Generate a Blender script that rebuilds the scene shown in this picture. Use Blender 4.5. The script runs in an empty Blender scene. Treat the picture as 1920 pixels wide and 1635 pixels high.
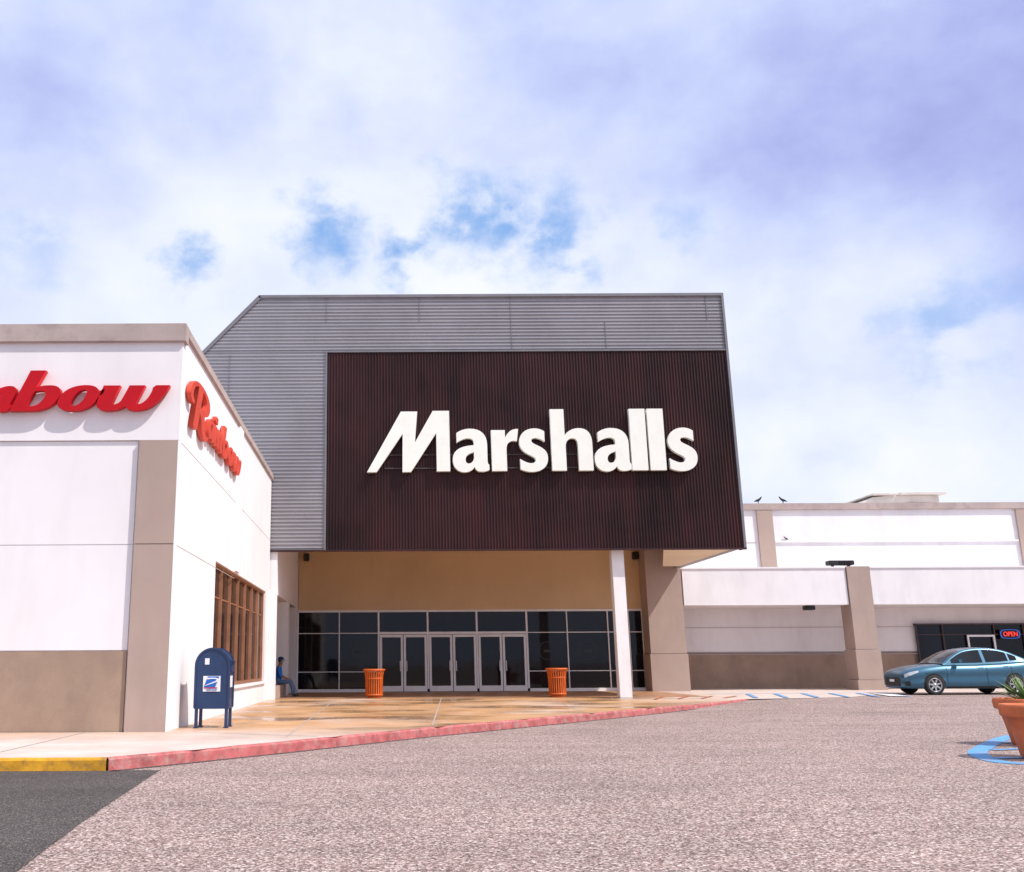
import bpy, bmesh, math, random
from mathutils import Vector, Matrix, noise
random.seed(7)
S=bpy.context.scene
COL=S.collection
S.view_settings.view_transform='Standard'
S.view_settings.look='None'
S.view_settings.exposure=0

# ------------------------------------------------------------ materials
def nodes(name):
    m=bpy.data.materials.new(name); m.use_nodes=True
    nt=m.node_tree; b=nt.nodes['Principled BSDF']
    return m,nt,b
def N(nt,t,**k):
    n=nt.nodes.new(t)
    for a,v in k.items(): setattr(n,a,v)
    return n
def ramp(nt,stops):
    r=N(nt,'ShaderNodeValToRGB'); e=r.color_ramp.elements
    while len(e)<len(stops): e.new(0.5)
    for i,(p,c) in enumerate(stops):
        e[i].position=p; e[i].color=(c[0],c[1],c[2],1) if not isinstance(c,(int,float)) else (c,c,c,1)
    return r
def tex(nt,scale,detail=4,rough=.55,stretch=(1,1,1)):
    tc=N(nt,'ShaderNodeTexCoord'); mp=N(nt,'ShaderNodeMapping')
    mp.inputs['Scale'].default_value=stretch
    nt.links.new(tc.outputs['Object'],mp.inputs[0])
    n=N(nt,'ShaderNodeTexNoise'); n.inputs['Scale'].default_value=scale
    n.inputs['Detail'].default_value=detail; n.inputs['Roughness'].default_value=rough
    nt.links.new(mp.outputs[0],n.inputs['Vector'])
    return n
def mix(nt,fac,a,b,mode='MIX'):
    m=N(nt,'ShaderNodeMix',data_type='RGBA',blend_type=mode)
    for s,v in ((0,fac),(6,a),(7,b)):
        if hasattr(v,'links'): nt.links.new(v,m.inputs[s])
        elif isinstance(v,(int,float)): m.inputs[s].default_value=v if s==0 else (v,v,v,1)
        else: m.inputs[s].default_value=(v[0],v[1],v[2],1)
    return m.outputs[2]
def mat(name,c,rough=.7,var=.12,scale=1.5,bump=.0,bscale=60,metal=0,spec=.5,stain=None,stain_amt=.4,streak=(1,1,.12),coat=0,st=(.5,.78)):
    m,nt,b=nodes(name)
    d=tuple(x*(1-var*1.6) for x in c); l=tuple(min(1,x*(1+var*.8)) for x in c)
    n=tex(nt,scale,6); r=ramp(nt,[(.3,d),(.7,l)]); nt.links.new(n.outputs[0],r.inputs[0])
    out=r.outputs[0]
    if stain:
        n2=tex(nt,2.6,8,.65,streak); r2=ramp(nt,[(st[0],0.),(st[1],stain_amt)]); nt.links.new(n2.outputs[0],r2.inputs[0])
        out=mix(nt,r2.outputs[0],out,stain)
    nt.links.new(out,b.inputs['Base Color'])
    b.inputs['Roughness'].default_value=rough; b.inputs['Metallic'].default_value=metal
    b.inputs['Specular IOR Level'].default_value=spec
    b.inputs['Coat Weight'].default_value=coat
    if bump:
        n3=tex(nt,bscale,4); bp=N(nt,'ShaderNodeBump'); bp.inputs['Strength'].default_value=bump; bp.inputs['Distance'].default_value=.01
        nt.links.new(n3.outputs[0],bp.inputs['Height']); nt.links.new(bp.outputs[0],b.inputs['Normal'])
    return m

M={}
M['white']=mat('white_stucco',(.85,.82,.84),.85,.03,.5,.1,60,stain=(.62,.56,.56),stain_amt=.24,streak=(.5,.5,.12),st=(.46,.75))
M['white2']=mat('white_fascia',(.84,.81,.83),.85,.04,.6,.1,60,stain=(.54,.48,.47),stain_amt=.32,streak=(.6,.6,.15),st=(.46,.75))
M['tan']=mat('tan_stucco',(.43,.325,.28),.88,.06,.7,.2,50,stain=(.26,.20,.17),stain_amt=.3,streak=(.6,.6,.2))
M['cap']=mat('parapet_cap',(.46,.37,.345),.85,.10,1.2,.2,40,stain=(.18,.14,.13),stain_amt=.55,streak=(1,1,1))
M['dado']=mat('dado_stucco',(.39,.275,.205),.88,.10,.8,.3,40,stain=(.18,.13,.11),stain_amt=.45,streak=(.7,.7,.5),st=(.45,.75))
M['warm']=mat('warm_tan_wall',(.68,.48,.28),.8,.05,.6,.1,30,stain=(.50,.34,.20),stain_amt=.25)
M['cream']=mat('cream_soffit',(.88,.74,.54),.8,.04,.6)
M['joint']=mat('joint_groove',(.42,.36,.34),.9,.1,2)
M['brown']=mat('brown_corrugated_metal',(.036,.013,.015),.5,.35,.4,.1,30,spec=.3,stain=(.075,.020,.018),stain_amt=.7,streak=(.8,.8,.12),st=(.44,.75))
M['gray']=mat('gray_metal_siding',(.34,.33,.355),.45,.06,.5,.05,30,metal=.25,stain=(.24,.23,.24),stain_amt=.45,streak=(.4,.4,.3),st=(.45,.75))
M['trimgray']=mat('gray_trim',(.20,.195,.215),.45,.1,2,metal=.3)
M['rail']=mat('dark_rail',(.06,.04,.04),.6,.1,2)
M['alu']=mat('white_aluminium',(.84,.84,.86),.45,.04,2,metal=0)
M['post']=mat('white_painted_post',(.86,.84,.85),.5,.04,2,stain=(.5,.42,.38),stain_amt=.45)
M['bronze']=mat('bronze_frame',(.36,.16,.09),.5,.15,3)
M['letter']=mat('white_letter_face',(.86,.87,.80),.45,.03,2,stain=(.6,.6,.54),stain_amt=.25)
M['red']=mat('red_letter',(.52,.002,.010),.5,.08,2,spec=.25)
M['redside']=mat('red_letter_sunlit',(.66,.075,.045),.5,.12,2,spec=.25)  # same red as the front letters, with direct sunlight painted into the colour
M['mailblue']=mat('mailbox_blue',(.012,.038,.115),.42,.15,3,.05,40,stain=(.04,.08,.18),stain_amt=.5,coat=.15)
M['labelwhite']=mat('label_white',(.75,.77,.8),.5,.05,4)
M['labelblue']=mat('label_blue',(.01,.12,.48),.5,.05,4)
M['labelred']=mat('label_red',(.5,.01,.02),.5,.05,4)
M['bin']=mat('orange_bin_paint',(.68,.125,.012),.5,.15,5,stain=(.4,.08,.02),stain_amt=.4)
M['terra']=mat('terracotta',(.60,.15,.05),.75,.15,3,.1,50,stain=(.6,.32,.22),stain_amt=.4,streak=(1,1,.5))
M['soil']=mat('soil',(.07,.045,.03),.95,.3,20,.6,60)
M['leaf']=mat('agave_leaf',(.22,.34,.12),.5,.3,6)
M['rubber']=mat('tyre_rubber',(.02,.02,.022),.8,.1,10)
M['rim']=mat('alloy_rim',(.50,.51,.53),.35,.05,5,metal=.6)
M['dark']=mat('black_plastic',(.012,.012,.013),.5,.1,5)
M['feather']=mat('bird_feather',(.02,.02,.025),.7,.2,15)
M['hvac']=mat('hvac_sheet_metal',(.66,.60,.54),.5,.1,1.5,stain=(.35,.27,.22),stain_amt=.5)
M['skin']=mat('skin',(.28,.14,.09),.6,.05,5)
M['shirt']=mat('blue_shirt',(.02,.16,.58),.85,.1,10,.2,60)
M['jeans']=mat('jeans',(.13,.20,.34),.9,.15,12,.2,60)
M['shoe']=mat('shoe',(.05,.03,.025),.7,.1,8)
M['capcloth']=mat('navy_cap',(.02,.04,.12),.8,.1,8)
M['paintblue']=mat('blue_marking_paint',(.10,.35,.70),.8,.15,6,stain=(.33,.28,.28),stain_amt=.9,streak=(2,2,1),st=(.50,.66))
M['paintred']=mat('red_marking_paint',(.55,.14,.06),.8,.2,6,stain=(.40,.32,.26),stain_amt=.8,streak=(1,1,1))
M['paintwhite']=mat('white_marking_paint',(.72,.70,.68),.8,.1,6,stain=(.4,.36,.35),stain_amt=.7,streak=(1,1,1))
M['kred']=mat('kerb_red_paint',(.50,.13,.13),.85,.25,5,.4,30,stain=(.46,.30,.27),stain_amt=.75,streak=(2.4,2.4,2.4),st=(.48,.70))
M['kyel']=mat('kerb_yellow_paint',(.70,.34,.02),.85,.22,5,.4,30,stain=(.24,.14,.05),stain_amt=.8,streak=(2.2,2.2,2.2),st=(.50,.68))
M['tile']=mat('brown_floor',(.46,.24,.13),.4,.2,2,.1,30,stain=(.58,.42,.32),stain_amt=.6,streak=(1,1,1))

def carpaint():
    m,nt,b=nodes('metallic_blue_paint')
    n=tex(nt,400,2); r=ramp(nt,[(.3,(.024,.10,.165)),(.7,(.034,.14,.225))]); nt.links.new(n.outputs[0],r.inputs[0])
    nt.links.new(r.outputs[0],b.inputs['Base Color']); b.inputs['Metallic'].default_value=.35
    b.inputs['Roughness'].default_value=.35; b.inputs['Coat Weight'].default_value=.7; b.inputs['Coat Roughness'].default_value=.05
    return m
M['car']=carpaint()
def glassm(name,c,rough=.06,spec=.6):
    m,nt,b=nodes(name)
    n=tex(nt,.5,3); r=ramp(nt,[(.35,tuple(x*.5 for x in c)),(.7,tuple(x*1.5 for x in c))]); nt.links.new(n.outputs[0],r.inputs[0])
    nt.links.new(r.outputs[0],b.inputs['Base Color']); b.inputs['Roughness'].default_value=rough
    b.inputs['Specular IOR Level'].default_value=spec
    n2=tex(nt,.8,2); bp=N(nt,'ShaderNodeBump'); bp.inputs['Strength'].default_value=.05; bp.inputs['Distance'].default_value=.05
    nt.links.new(n2.outputs[0],bp.inputs['Height']); nt.links.new(bp.outputs[0],b.inputs['Normal'])
    return m
M['glass']=glassm('dark_storefront_glass',(.008,.009,.013),.04,.28)
M['bglass']=glassm('bronze_window_glass',(.03,.020,.016),.12,.3)
M['cglass']=glassm('car_glass',(.012,.015,.02),.04,.4)
M['lens']=mat('headlight_lens',(.50,.53,.57),.12,.1,20,spec=.8)
M['tail']=mat('tail_light',(.4,.01,.01),.2,.1,20)
M['decal']=mat('faint_window_decal',(.022,.022,.026),.5,.1,4)
def emis(name,c,s):
    m,nt,b=nodes(name)
    n=tex(nt,8,2); r=ramp(nt,[(.3,tuple(x*.9 for x in c)),(.7,c)]); nt.links.new(n.outputs[0],r.inputs[0])
    nt.links.new(r.outputs[0],b.inputs['Base Color']); nt.links.new(r.outputs[0],b.inputs['Emission Color']); b.inputs['Emission Strength'].default_value=s
    return m
M['neonred']=emis('neon_red',(1,.06,.05),.9)
M['neonblue']=emis('neon_blue',(.05,.2,1),.6)

def asphalt():
    m,nt,b=nodes('aggregate_asphalt')
    tc=N(nt,'ShaderNodeTexCoord')
    v=N(nt,'ShaderNodeTexVoronoi'); v.inputs['Scale'].default_value=62; nt.links.new(tc.outputs['Object'],v.inputs['Vector'])
    sep=N(nt,'ShaderNodeSeparateColor'); nt.links.new(v.outputs['Color'],sep.inputs[0])
    r=ramp(nt,[(0,(.035,.023,.023)),(.26,(.125,.082,.076)),(.58,(.34,.235,.208)),(.83,(.62,.48,.435)),(1,(.90,.80,.75))])
    nt.links.new(sep.outputs[0],r.inputs[0])
    v2=N(nt,'ShaderNodeTexVoronoi'); v2.inputs['Scale'].default_value=140; nt.links.new(tc.outputs['Object'],v2.inputs['Vector'])
    sep2=N(nt,'ShaderNodeSeparateColor'); nt.links.new(v2.outputs['Color'],sep2.inputs[0])
    r2=ramp(nt,[(0,(.07,.048,.045)),(1,(.60,.44,.40))]); nt.links.new(sep2.outputs[1],r2.inputs[0])
    c=mix(nt,.35,r.outputs[0],r2.outputs[0])
    mid=tex(nt,22,6,.75); rm=ramp(nt,[(.35,.78),(.65,1.17)]); nt.links.new(mid.outputs[0],rm.inputs[0])
    c=mix(nt,1.,c,rm.outputs[0],'MULTIPLY')
    big=tex(nt,.35,7,.62); rb=ramp(nt,[(.3,.86),(.7,1.12)]); nt.links.new(big.outputs[0],rb.inputs[0])
    c=mix(nt,1.,c,rb.outputs[0],'MULTIPLY')
    tr=tex(nt,.6,6,.6,(.35,2.2,1)); rt=ramp(nt,[(.45,1.0),(.70,.84)]); nt.links.new(tr.outputs[0],rt.inputs[0])
    c=mix(nt,1.,c,rt.outputs[0],'MULTIPLY')
    sp=tex(nt,1.4,3,.5); rs=ramp(nt,[(.68,1.0),(.76,.72)]); nt.links.new(sp.outputs[0],rs.inputs[0])
    c=mix(nt,1.,c,rs.outputs[0],'MULTIPLY')
    nt.links.new(c,b.inputs['Base Color']); b.inputs['Roughness'].default_value=.9; b.inputs['Specular IOR Level'].default_value=.15
    bp=N(nt,'ShaderNodeBump'); bp.inputs['Strength'].default_value=.3; bp.inputs['Distance'].default_value=.004
    nt.links.new(v.outputs['Distance'],bp.inputs['Height']); nt.links.new(bp.outputs[0],b.inputs['Normal'])
    return m
M['asphalt']=asphalt()
def dasph():
    m,nt,b=nodes('dark_asphalt')
    tc=N(nt,'ShaderNodeTexCoord')
    v=N(nt,'ShaderNodeTexVoronoi'); v.inputs['Scale'].default_value=110; nt.links.new(tc.outputs['Object'],v.inputs['Vector'])
    sep=N(nt,'ShaderNodeSeparateColor'); nt.links.new(v.outputs['Color'],sep.inputs[0])
    r=ramp(nt,[(0,(.03,.026,.026)),(.6,(.08,.068,.066)),(.93,(.15,.13,.12)),(1,(.34,.30,.28))]); nt.links.new(sep.outputs[0],r.inputs[0])
    big=tex(nt,.8,7,.62); rb=ramp(nt,[(.3,.8),(.7,1.2)]); nt.links.new(big.outputs[0],rb.inputs[0])
    c=mix(nt,1.,r.outputs[0],rb.outputs[0],'MULTIPLY')
    nt.links.new(c,b.inputs['Base Color']); b.inputs['Roughness'].default_value=.9; b.inputs['Specular IOR Level'].default_value=.2
    return m
M['darkasphalt']=dasph()
def concrete():
    m,nt,b=nodes('stained_concrete')
    base=tex(nt,1.2,8,.6); r=ramp(nt,[(.3,(.52,.41,.36)),(.7,(.68,.57,.52))]); nt.links.new(base.outputs[0],r.inputs[0])
    tc=N(nt,'ShaderNodeTexCoord'); sx=N(nt,'ShaderNodeSeparateXYZ'); nt.links.new(tc.outputs['Object'],sx.inputs[0])
    m1=N(nt,'ShaderNodeMapRange'); m1.inputs[1].default_value=14.5; m1.inputs[2].default_value=18.5
    nt.links.new(sx.outputs[1],m1.inputs[0])
    m2=N(nt,'ShaderNodeMapRange'); m2.inputs[1].default_value=12; m2.inputs[2].default_value=7
    nt.links.new(sx.outputs[0],m2.inputs[0])
    mm=N(nt,'ShaderNodeMath',operation='MULTIPLY'); nt.links.new(m1.outputs[0],mm.inputs[0]); nt.links.new(m2.outputs[0],mm.inputs[1])
    st=tex(nt,.35,9,.6,(1,.8,1)); rs=ramp(nt,[(.30,.35),(.52,.95)]); nt.links.new(st.outputs[0],rs.inputs[0])
    mf=N(nt,'ShaderNodeMath',operation='MULTIPLY'); nt.links.new(mm.outputs[0],mf.inputs[0]); nt.links.new(rs.outputs[0],mf.inputs[1])
    rust=tex(nt,.9,8,.6); rr=ramp(nt,[(.3,(.44,.215,.085)),(.7,(.60,.345,.165))]); nt.links.new(rust.outputs[0],rr.inputs[0])
    c=mix(nt,mf.outputs[0],r.outputs[0],rr.outputs[0])
    spot=tex(nt,6,6,.7); rp=ramp(nt,[(.58,1.),(.75,.75)]); nt.links.new(spot.outputs[0],rp.inputs[0])
    c=mix(nt,1.,c,rp.outputs[0],'MULTIPLY')
    wet=tex(nt,.45,6,.6,(.7,1.0,1)); rw=ramp(nt,[(.42,.7),(.58,.18)]); nt.links.new(wet.outputs[0],rw.inputs[0])
    rd=ramp(nt,[(.48,1.),(.60,.70)]); nt.links.new(wet.outputs[0],rd.inputs[0])
    c2=mix(nt,1.,c,rd.outputs[0],'MULTIPLY'); c=mix(nt,mm.outputs[0],c,c2)
    nt.links.new(c,b.inputs['Base Color'])
    rf=mix(nt,mm.outputs[0],.8,rw.outputs[0]); nt.links.new(rf,b.inputs['Roughness'])
    return m
M['concrete']=concrete()

# ------------------------------------------------------------ object helpers
def obj(name,me,mats,parent=None,smooth=False):
    o=bpy.data.objects.new(name,me); COL.objects.link(o)
    if not isinstance(mats,(list,tuple)): mats=[mats]
    for m in mats: me.materials.append(m if not isinstance(m,str) else M[m])
    if smooth:
        for p in me.polygons: p.use_smooth=True
    if parent:
        o.parent=parent; o.matrix_parent_inverse=parent.matrix_world.inverted()
    return o
def empty(name,loc,label,cat,group=None,parent=None):
    e=bpy.data.objects.new(name,None); COL.objects.link(e); e.location=loc; e.empty_display_size=.3
    e.matrix_world=Matrix.Translation(loc)
    if parent:
        e.parent=parent; e.matrix_parent_inverse=parent.matrix_world.inverted()
    if label: e['label']=label
    if cat: e['category']=cat
    if group: e['group']=group
    return e
def boxes(name,bl,m,parent=None,bevel=0):
    bm=bmesh.new()
    for (x0,x1,y0,y1,z0,z1) in bl:
        r=bmesh.ops.create_cube(bm,size=1)
        for v in r['verts']:
            v.co=Vector(((x0+x1)/2+v.co.x*(x1-x0),(y0+y1)/2+v.co.y*(y1-y0),(z0+z1)/2+v.co.z*(z1-z0)))
    if bevel: bmesh.ops.bevel(bm,geom=bm.edges[:],offset=bevel,segments=2,affect='EDGES')
    me=bpy.data.meshes.new(name); bm.to_mesh(me); bm.free()
    return obj(name,me,m,parent)
def each(name,bl,m,parent=None,bevel=0):
    for b_ in bl: boxes(name,[b_],m,parent,bevel)
def mesh(name,vs,fs,m,parent=None,smooth=False):
    me=bpy.data.meshes.new(name); me.from_pydata([tuple(v) for v in vs],[],fs); me.update()
    bm=bmesh.new(); bm.from_mesh(me); bmesh.ops.recalc_face_normals(bm,faces=bm.faces[:]); bm.to_mesh(me); bm.free()
    return obj(name,me,m,parent,smooth)
def lathe(name,prof,c,m,parent=None,seg=40,smooth=True,fn=None):
    vs=[];fs=[]
    for r,z in prof:
        for i in range(seg):
            a=2*math.pi*i/seg; vs.append((c[0]+r*math.cos(a),c[1]+r*math.sin(a),c[2]+z))
    for j in range(len(prof)-1):
        for i in range(seg):
            k=(i+1)%seg; fs.append((j*seg+i,j*seg+k,(j+1)*seg+k,(j+1)*seg+i))
    return mesh(name,vs,fs,m,parent,smooth)

# ------------------------------------------------------------ glyphs
import re
def path_splines(p,shear=0):
    toks=re.findall(r'[MLCZ]|-?\d+\.?\d*',p); i=0; out=[];cur=[];cmd=None
    def f():
        nonlocal i
        v=float(toks[i]); i+=1; return v
    while i<len(toks):
        if toks[i] in 'MLCZ':
            cmd=toks[i]; i+=1
            if cmd=='Z': out.append(cur); cur=[]; continue
        if cmd=='M' or cmd=='L': cur.append((f(),f()))
        elif cmd=='C':
            p0=cur[-1]; a=(f(),f()); b=(f(),f()); c=(f(),f())
            for k in range(1,9):
                t=k/8; s=1-t
                cur.append(tuple(s**3*p0[q]+3*s*s*t*a[q]+3*s*t*t*b[q]+t**3*c[q] for q in (0,1)))
    if cur: out.append(cur)
    return [[(x+shear*y,y) for x,y in sp] for sp in out]
def curve_mesh(name,spl,thick,sx,sy,bev=0):
    cu=bpy.data.curves.new(name,'CURVE'); cu.dimensions='2D'; cu.fill_mode='BOTH'; cu.extrude=thick/2
    cu.bevel_depth=bev
    for sp in spl:
        q=[p for k,p in enumerate(sp) if k==0 or (abs(p[0]-sp[k-1][0])+abs(p[1]-sp[k-1][1]))>1e-4]
        if abs(q[0][0]-q[-1][0])+abs(q[0][1]-q[-1][1])<1e-4: q=q[:-1]
        s=cu.splines.new('POLY'); s.points.add(len(q)-1)
        for k,(x,y) in enumerate(q): s.points[k].co=(x*sx,y*sy,0,1)
        s.use_cyclic_u=True
    t=bpy.data.objects.new('tmp',cu); COL.objects.link(t)
    dg=bpy.context.evaluated_depsgraph_get(); me=bpy.data.meshes.new_from_object(t.evaluated_get(dg)); me.name=name
    bpy.data.objects.remove(t); return me
def text_mesh(txt,size,thick=.01,align='CENTER'):
    cu=bpy.data.curves.new('t','FONT'); cu.body=txt; cu.size=size; cu.extrude=thick/2; cu.align_x=align
    t=bpy.data.objects.new('tmp',cu); COL.objects.link(t)
    dg=bpy.context.evaluated_depsgraph_get(); me=bpy.data.meshes.new_from_object(t.evaluated_get(dg))
    bpy.data.objects.remove(t); return me
FRONT=lambda x0,y0,z0: Matrix.Translation((x0,y0,z0))@Matrix(((1,0,0,0),(0,0,-1,0),(0,1,0,0),(0,0,0,1)))
SIDE=lambda x0,y0,z0: Matrix.Translation((x0,y0,z0))@Matrix(((0,0,1,0),(1,0,0,0),(0,1,0,0),(0,0,0,1)))
def place(o,mtx,parent):
    o.matrix_world=mtx; o.parent=parent; o.matrix_parent_inverse=parent.matrix_world.inverted()

# ------------------------------------------------------------ ground
def ss(t): t=max(0,min(1,t)); return t*t*(3-2*t)
def G(x,y): return .155*ss((x-3)/12)*ss((y-20)/11)
def SW(x,y): return max(.15,G(x,y)+.006)
def grid(name,xs,ys,zf,m):
    vs=[(x,y,zf(x,y)) for y in ys for x in xs]; n=len(xs); fs=[]
    for j in range(len(ys)-1):
        for i in range(n-1): fs.append((j*n+i,j*n+i+1,(j+1)*n+i+1,(j+1)*n+i))
    o=mesh(name,vs,fs,m); 
    return o
xs=[-1500,-400,-120,-60]+[-30+i*1. for i in range(76)]+[60,120,400,1500]
ys=[-1500,-300,-60,-10]+[0+i*1. for i in range(48)]+[70,150,400,1500]
g=grid('ground',xs,ys,G,'asphalt'); g['kind']='structure'
edge=[(-2.20,-4),(-2.28,6.4),(-2.40,7.7),(-2.50,8.9),(-2.60,10.5),(-2.72,12.4)]
vs=[];
for i in range(200):
    y=-3+15.3*i/199
    for a,b in zip(edge,edge[1:]):
        if a[1]<=y<=b[1]: xr=a[0]+(b[0]-a[0])*(y-a[1])/(b[1]-a[1]); break
    xr+=.010*noise.noise(Vector((0,y*2,0)))+.010*noise.noise(Vector((3,y*14,0)))
    vs+=[(-40,y,.004),(xr,y,.004)]
o=mesh('road',vs,[(2*i,2*i+1,2*i+3,2*i+2) for i in range(199)],'darkasphalt'); o['kind']='structure'

K=[(-40,12.45),(-3.36,12.28),(-1.335,14.79),(.61,17.4),(4.53,22.1),(8.26,26.5),(11.1,30.2)]
def xk(y):
    pts=K[1:]+[(14.5,31.0),(16.6,33.2),(17.2,35.5),(45,36.0),(45,41.6)]
    for a,b in zip(pts,pts[1:]):
        if a[1]<=y<=b[1]: return a[0]+(b[0]-a[0])*(y-a[1])/(b[1]-a[1])
    return pts[0][0]
bm=bmesh.new()
def rows(ylist,left,nx=40):
    prev=None
    for y in ylist:
        x1=xk(y); x0=left
        cur=[bm.verts.new((x0+(x1-x0)*i/nx,y,SW(x0+(x1-x0)*i/nx,y))) for i in range(nx+1)]
        if prev:
            for i in range(nx): bm.faces.new((prev[i],prev[i+1],cur[i+1],cur[i]))
        prev=cur
rows([12.35+ (16.9-12.35)*i/10 for i in range(11)],-40)
rows([16.9+(36-16.9)*i/60 for i in range(61)]+[36+5.5*i/12 for i in range(1,13)],-4.2,50)
me=bpy.data.meshes.new('sidewalk'); bm.to_mesh(me); bm.free()
o=obj('sidewalk',me,'concrete'); o['kind']='structure'
def strip(name,pts,w,m,h=.004,zf=SW,n=12,kind='structure'):
    vs=[];fs=[]
    P=[]
    for a,b in zip(pts,pts[1:]):
        for i in range(n): P.append((a[0]+(b[0]-a[0])*i/n,a[1]+(b[1]-a[1])*i/n))
    P.append(pts[-1])
    for k,p in enumerate(P):
        q=P[min(k+1,len(P)-1)]; r=P[max(k-1,0)]
        d=Vector((q[0]-r[0],q[1]-r[1])).normalized(); nn=(-d.y*w/2,d.x*w/2)
        for s in (-1,1):
            x=p[0]+s*nn[0]; y=p[1]+s*nn[1]; vs.append((x,y,zf(x,y)+h))
        if k: fs.append((2*k-2,2*k-1,2*k+1,2*k))
    o=mesh(name,vs,fs,m); o['kind']=kind; return o
for pts in ([(-3.3,20.5),(2.9,20.3)],[(-3.3,25.5),(7.1,25.3)],[(-1.5,15.5),(-1.5,32.2)],[(.9,18.2),(1.9,32.2)],[(4.6,22.7),(5.2,32.2)],[(-8,12.7),(-8,16.8)],[(-5,12.7),(-5,16.8)],[(-3.2,16.8),(-1.0,15.6)]):
    strip('pavement_joint',pts,.025,'joint')
def kerb(name,pts,m):
    vs=[];fs=[];P=[]
    for a,b in zip(pts,pts[1:]):
        L=math.hypot(b[0]-a[0],b[1]-a[1]); n=max(2,int(L/.2))
        for i in range(n): P.append((a[0]+(b[0]-a[0])*i/n,a[1]+(b[1]-a[1])*i/n))
    P.append(pts[-1])
    for k,p in enumerate(P):
        q=P[min(k+1,len(P)-1)]; r=P[max(k-1,0)]
        d=Vector((q[0]-r[0],q[1]-r[1])).normalized(); nx,ny=d.y,-d.x
        j=.016*noise.noise(Vector((p[0]*2.3,p[1]*2.3,1)))+.012*noise.noise(Vector((p[0]*9,p[1]*9,1)))
        zt=.154+j*.3; gap=.03 if (k%14==7) else 0
        for off,z in ((.03+j-gap,-.06),(.025+j-gap,zt-.03),(.005+j-gap,zt-.006-gap*.5),(-.015+j,zt-gap*.3),(-.05+j,zt-gap*.3),(-.10,0.0)):
            vs.append((p[0]+nx*off,p[1]+ny*off,z))
        if k:
            a=6*(k-1);b=6*k
            for t in range(5): fs.append((a+t,a+t+1,b+t+1,b+t))
    o=mesh(name,vs,fs,m); o['kind']='structure'; return o
kerb('kerb',K[:2],'kyel'); kerb('kerb',K[1:],'kred')
strip('gutter',[(K[i][0]+.075,K[i][1]-.065) for i in range(1,6)],.09,'darkasphalt',.004,G,20)
o=grid('paving',[-3.4+i*.5 for i in range(29)],[32.4+i*.5 for i in range(15)],lambda x,y:SW(x,y)+.005,'tile'); o['kind']='structure'
mx=lambda a,b:max(G(a,b),SW(a,b))
for i in range(6):
    x=11.6+i*.95
    strip('painted_marking',[(x,30.9),(x+1.1,34.6)],.15,'paintblue',.016,mx)
strip('painted_marking',[(11.5,34.9),(17.6,34.9)],.12,'paintblue',.018)
strip('painted_marking',[(16.2,31.2),(17.0,34.2)],.5,'paintwhite',.018)
for i in range(4):
    x=8.2+i*.8
    strip('painted_marking',[(x,30.0+i*.3),(x+1.0,32.6)],.10,'paintred',.016)
arc=[(11.4,17.6),(10.4,16.8),(8.35,14.2),(7.95,13.4),(7.75,12.7),(8.0,12.45),(11.5,12.4)]
def smoothp(p,it=2):
    for _ in range(it):
        q=[p[0]]
        for a,b in zip(p,p[1:]): q+=[(a[0]*.8+b[0]*.2,a[1]*.8+b[1]*.2),(a[0]*.2+b[0]*.8,a[1]*.2+b[1]*.8)]
        p=q+[p[-1]]
    return p
strip('painted_marking',smoothp(arc),.24,'paintblue',.006,G,1)
for a_,b_ in (((8.0,13.2),(11,13.6)),((8.7,14.4),(11,14.9)),((9.6,15.6),(11.3,16.1))): strip('painted_marking',[a_,b_],.16,'paintblue',.010,G)

# ------------------------------------------------------------ white corner store
B=empty('store_building',(-9,24,.1),'white stucco corner store with tan pilaster and bronze window','shop')
X0=-3.66
boxes('wall',[(-24,-3.86,16.965,31.4,-.1,7.3),
 (-3.86,X0,16.965,21.2,0,7.3),(-3.86,X0,30.5,31.4,0,7.3),(-3.86,X0,21.2,30.5,0,.75),(-3.86,X0,21.2,30.5,3.47,7.3),
 (-24,X0,16.90,16.965,5.207,7.2),
 (-24,-4.40,16.94,16.965,3.327,5.193),(-24,-4.40,16.94,16.965,1.5,3.313)],'white',B)
boxes('wall_base',[(-24,-4.40,16.92,17.06,0,1.485)],'dado',B)
boxes('pilaster',[(-4.36,-3.672,16.86,17.06,3.327,5.195),(-4.36,-3.672,16.86,17.06,0,3.313)],'tan',B)
boxes('wall_edge',[(-3.668,-3.655,16.865,17.06,0,5.19)],'white',B)
each('parapet',[(-24,-3.60,16.82,17.10,7.06,7.41),(-3.92,-3.60,17.10,31.45,7.22,7.40)],'cap',B,.01)
boxes('side_pilaster',[(X0,-3.60,23.9,24.5,3.5,7.2)],'white',B)
each('groove',[(X0-.01,X0+.003,17.1,23.88,5.193,5.207),(X0-.01,X0+.003,24.52,31.3,5.193,5.207),(X0-.01,X0+.003,17.1,23.88,3.313,3.327),
  (X0-.01,X0+.003,24.52,24.54,3.5,7.2)],'joint',B)
W=empty('window',(-3.8,25.8,.75),None,None,parent=B)
boxes('glass',[(-3.84,-3.79,21.2,30.5,.75,3.47)],'bglass',W)
fr=[(-3.79,-3.72,21.2,30.5,.75,.83),(-3.79,-3.72,21.2,30.5,3.40,3.47)]
for i in range(8):
    y=21.2+ (9.3-.06)*i/7; fr.append((-3.79,-3.72,y,y+.06,.83,3.40))
fr.append((-3.79,-3.77,21.3,30.4,2.72,2.75))
boxes('frame',fr,'bronze',W)
boxes('sill',[(-3.70,-3.60,21.1,30.6,.68,.75)],'white',W)

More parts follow.
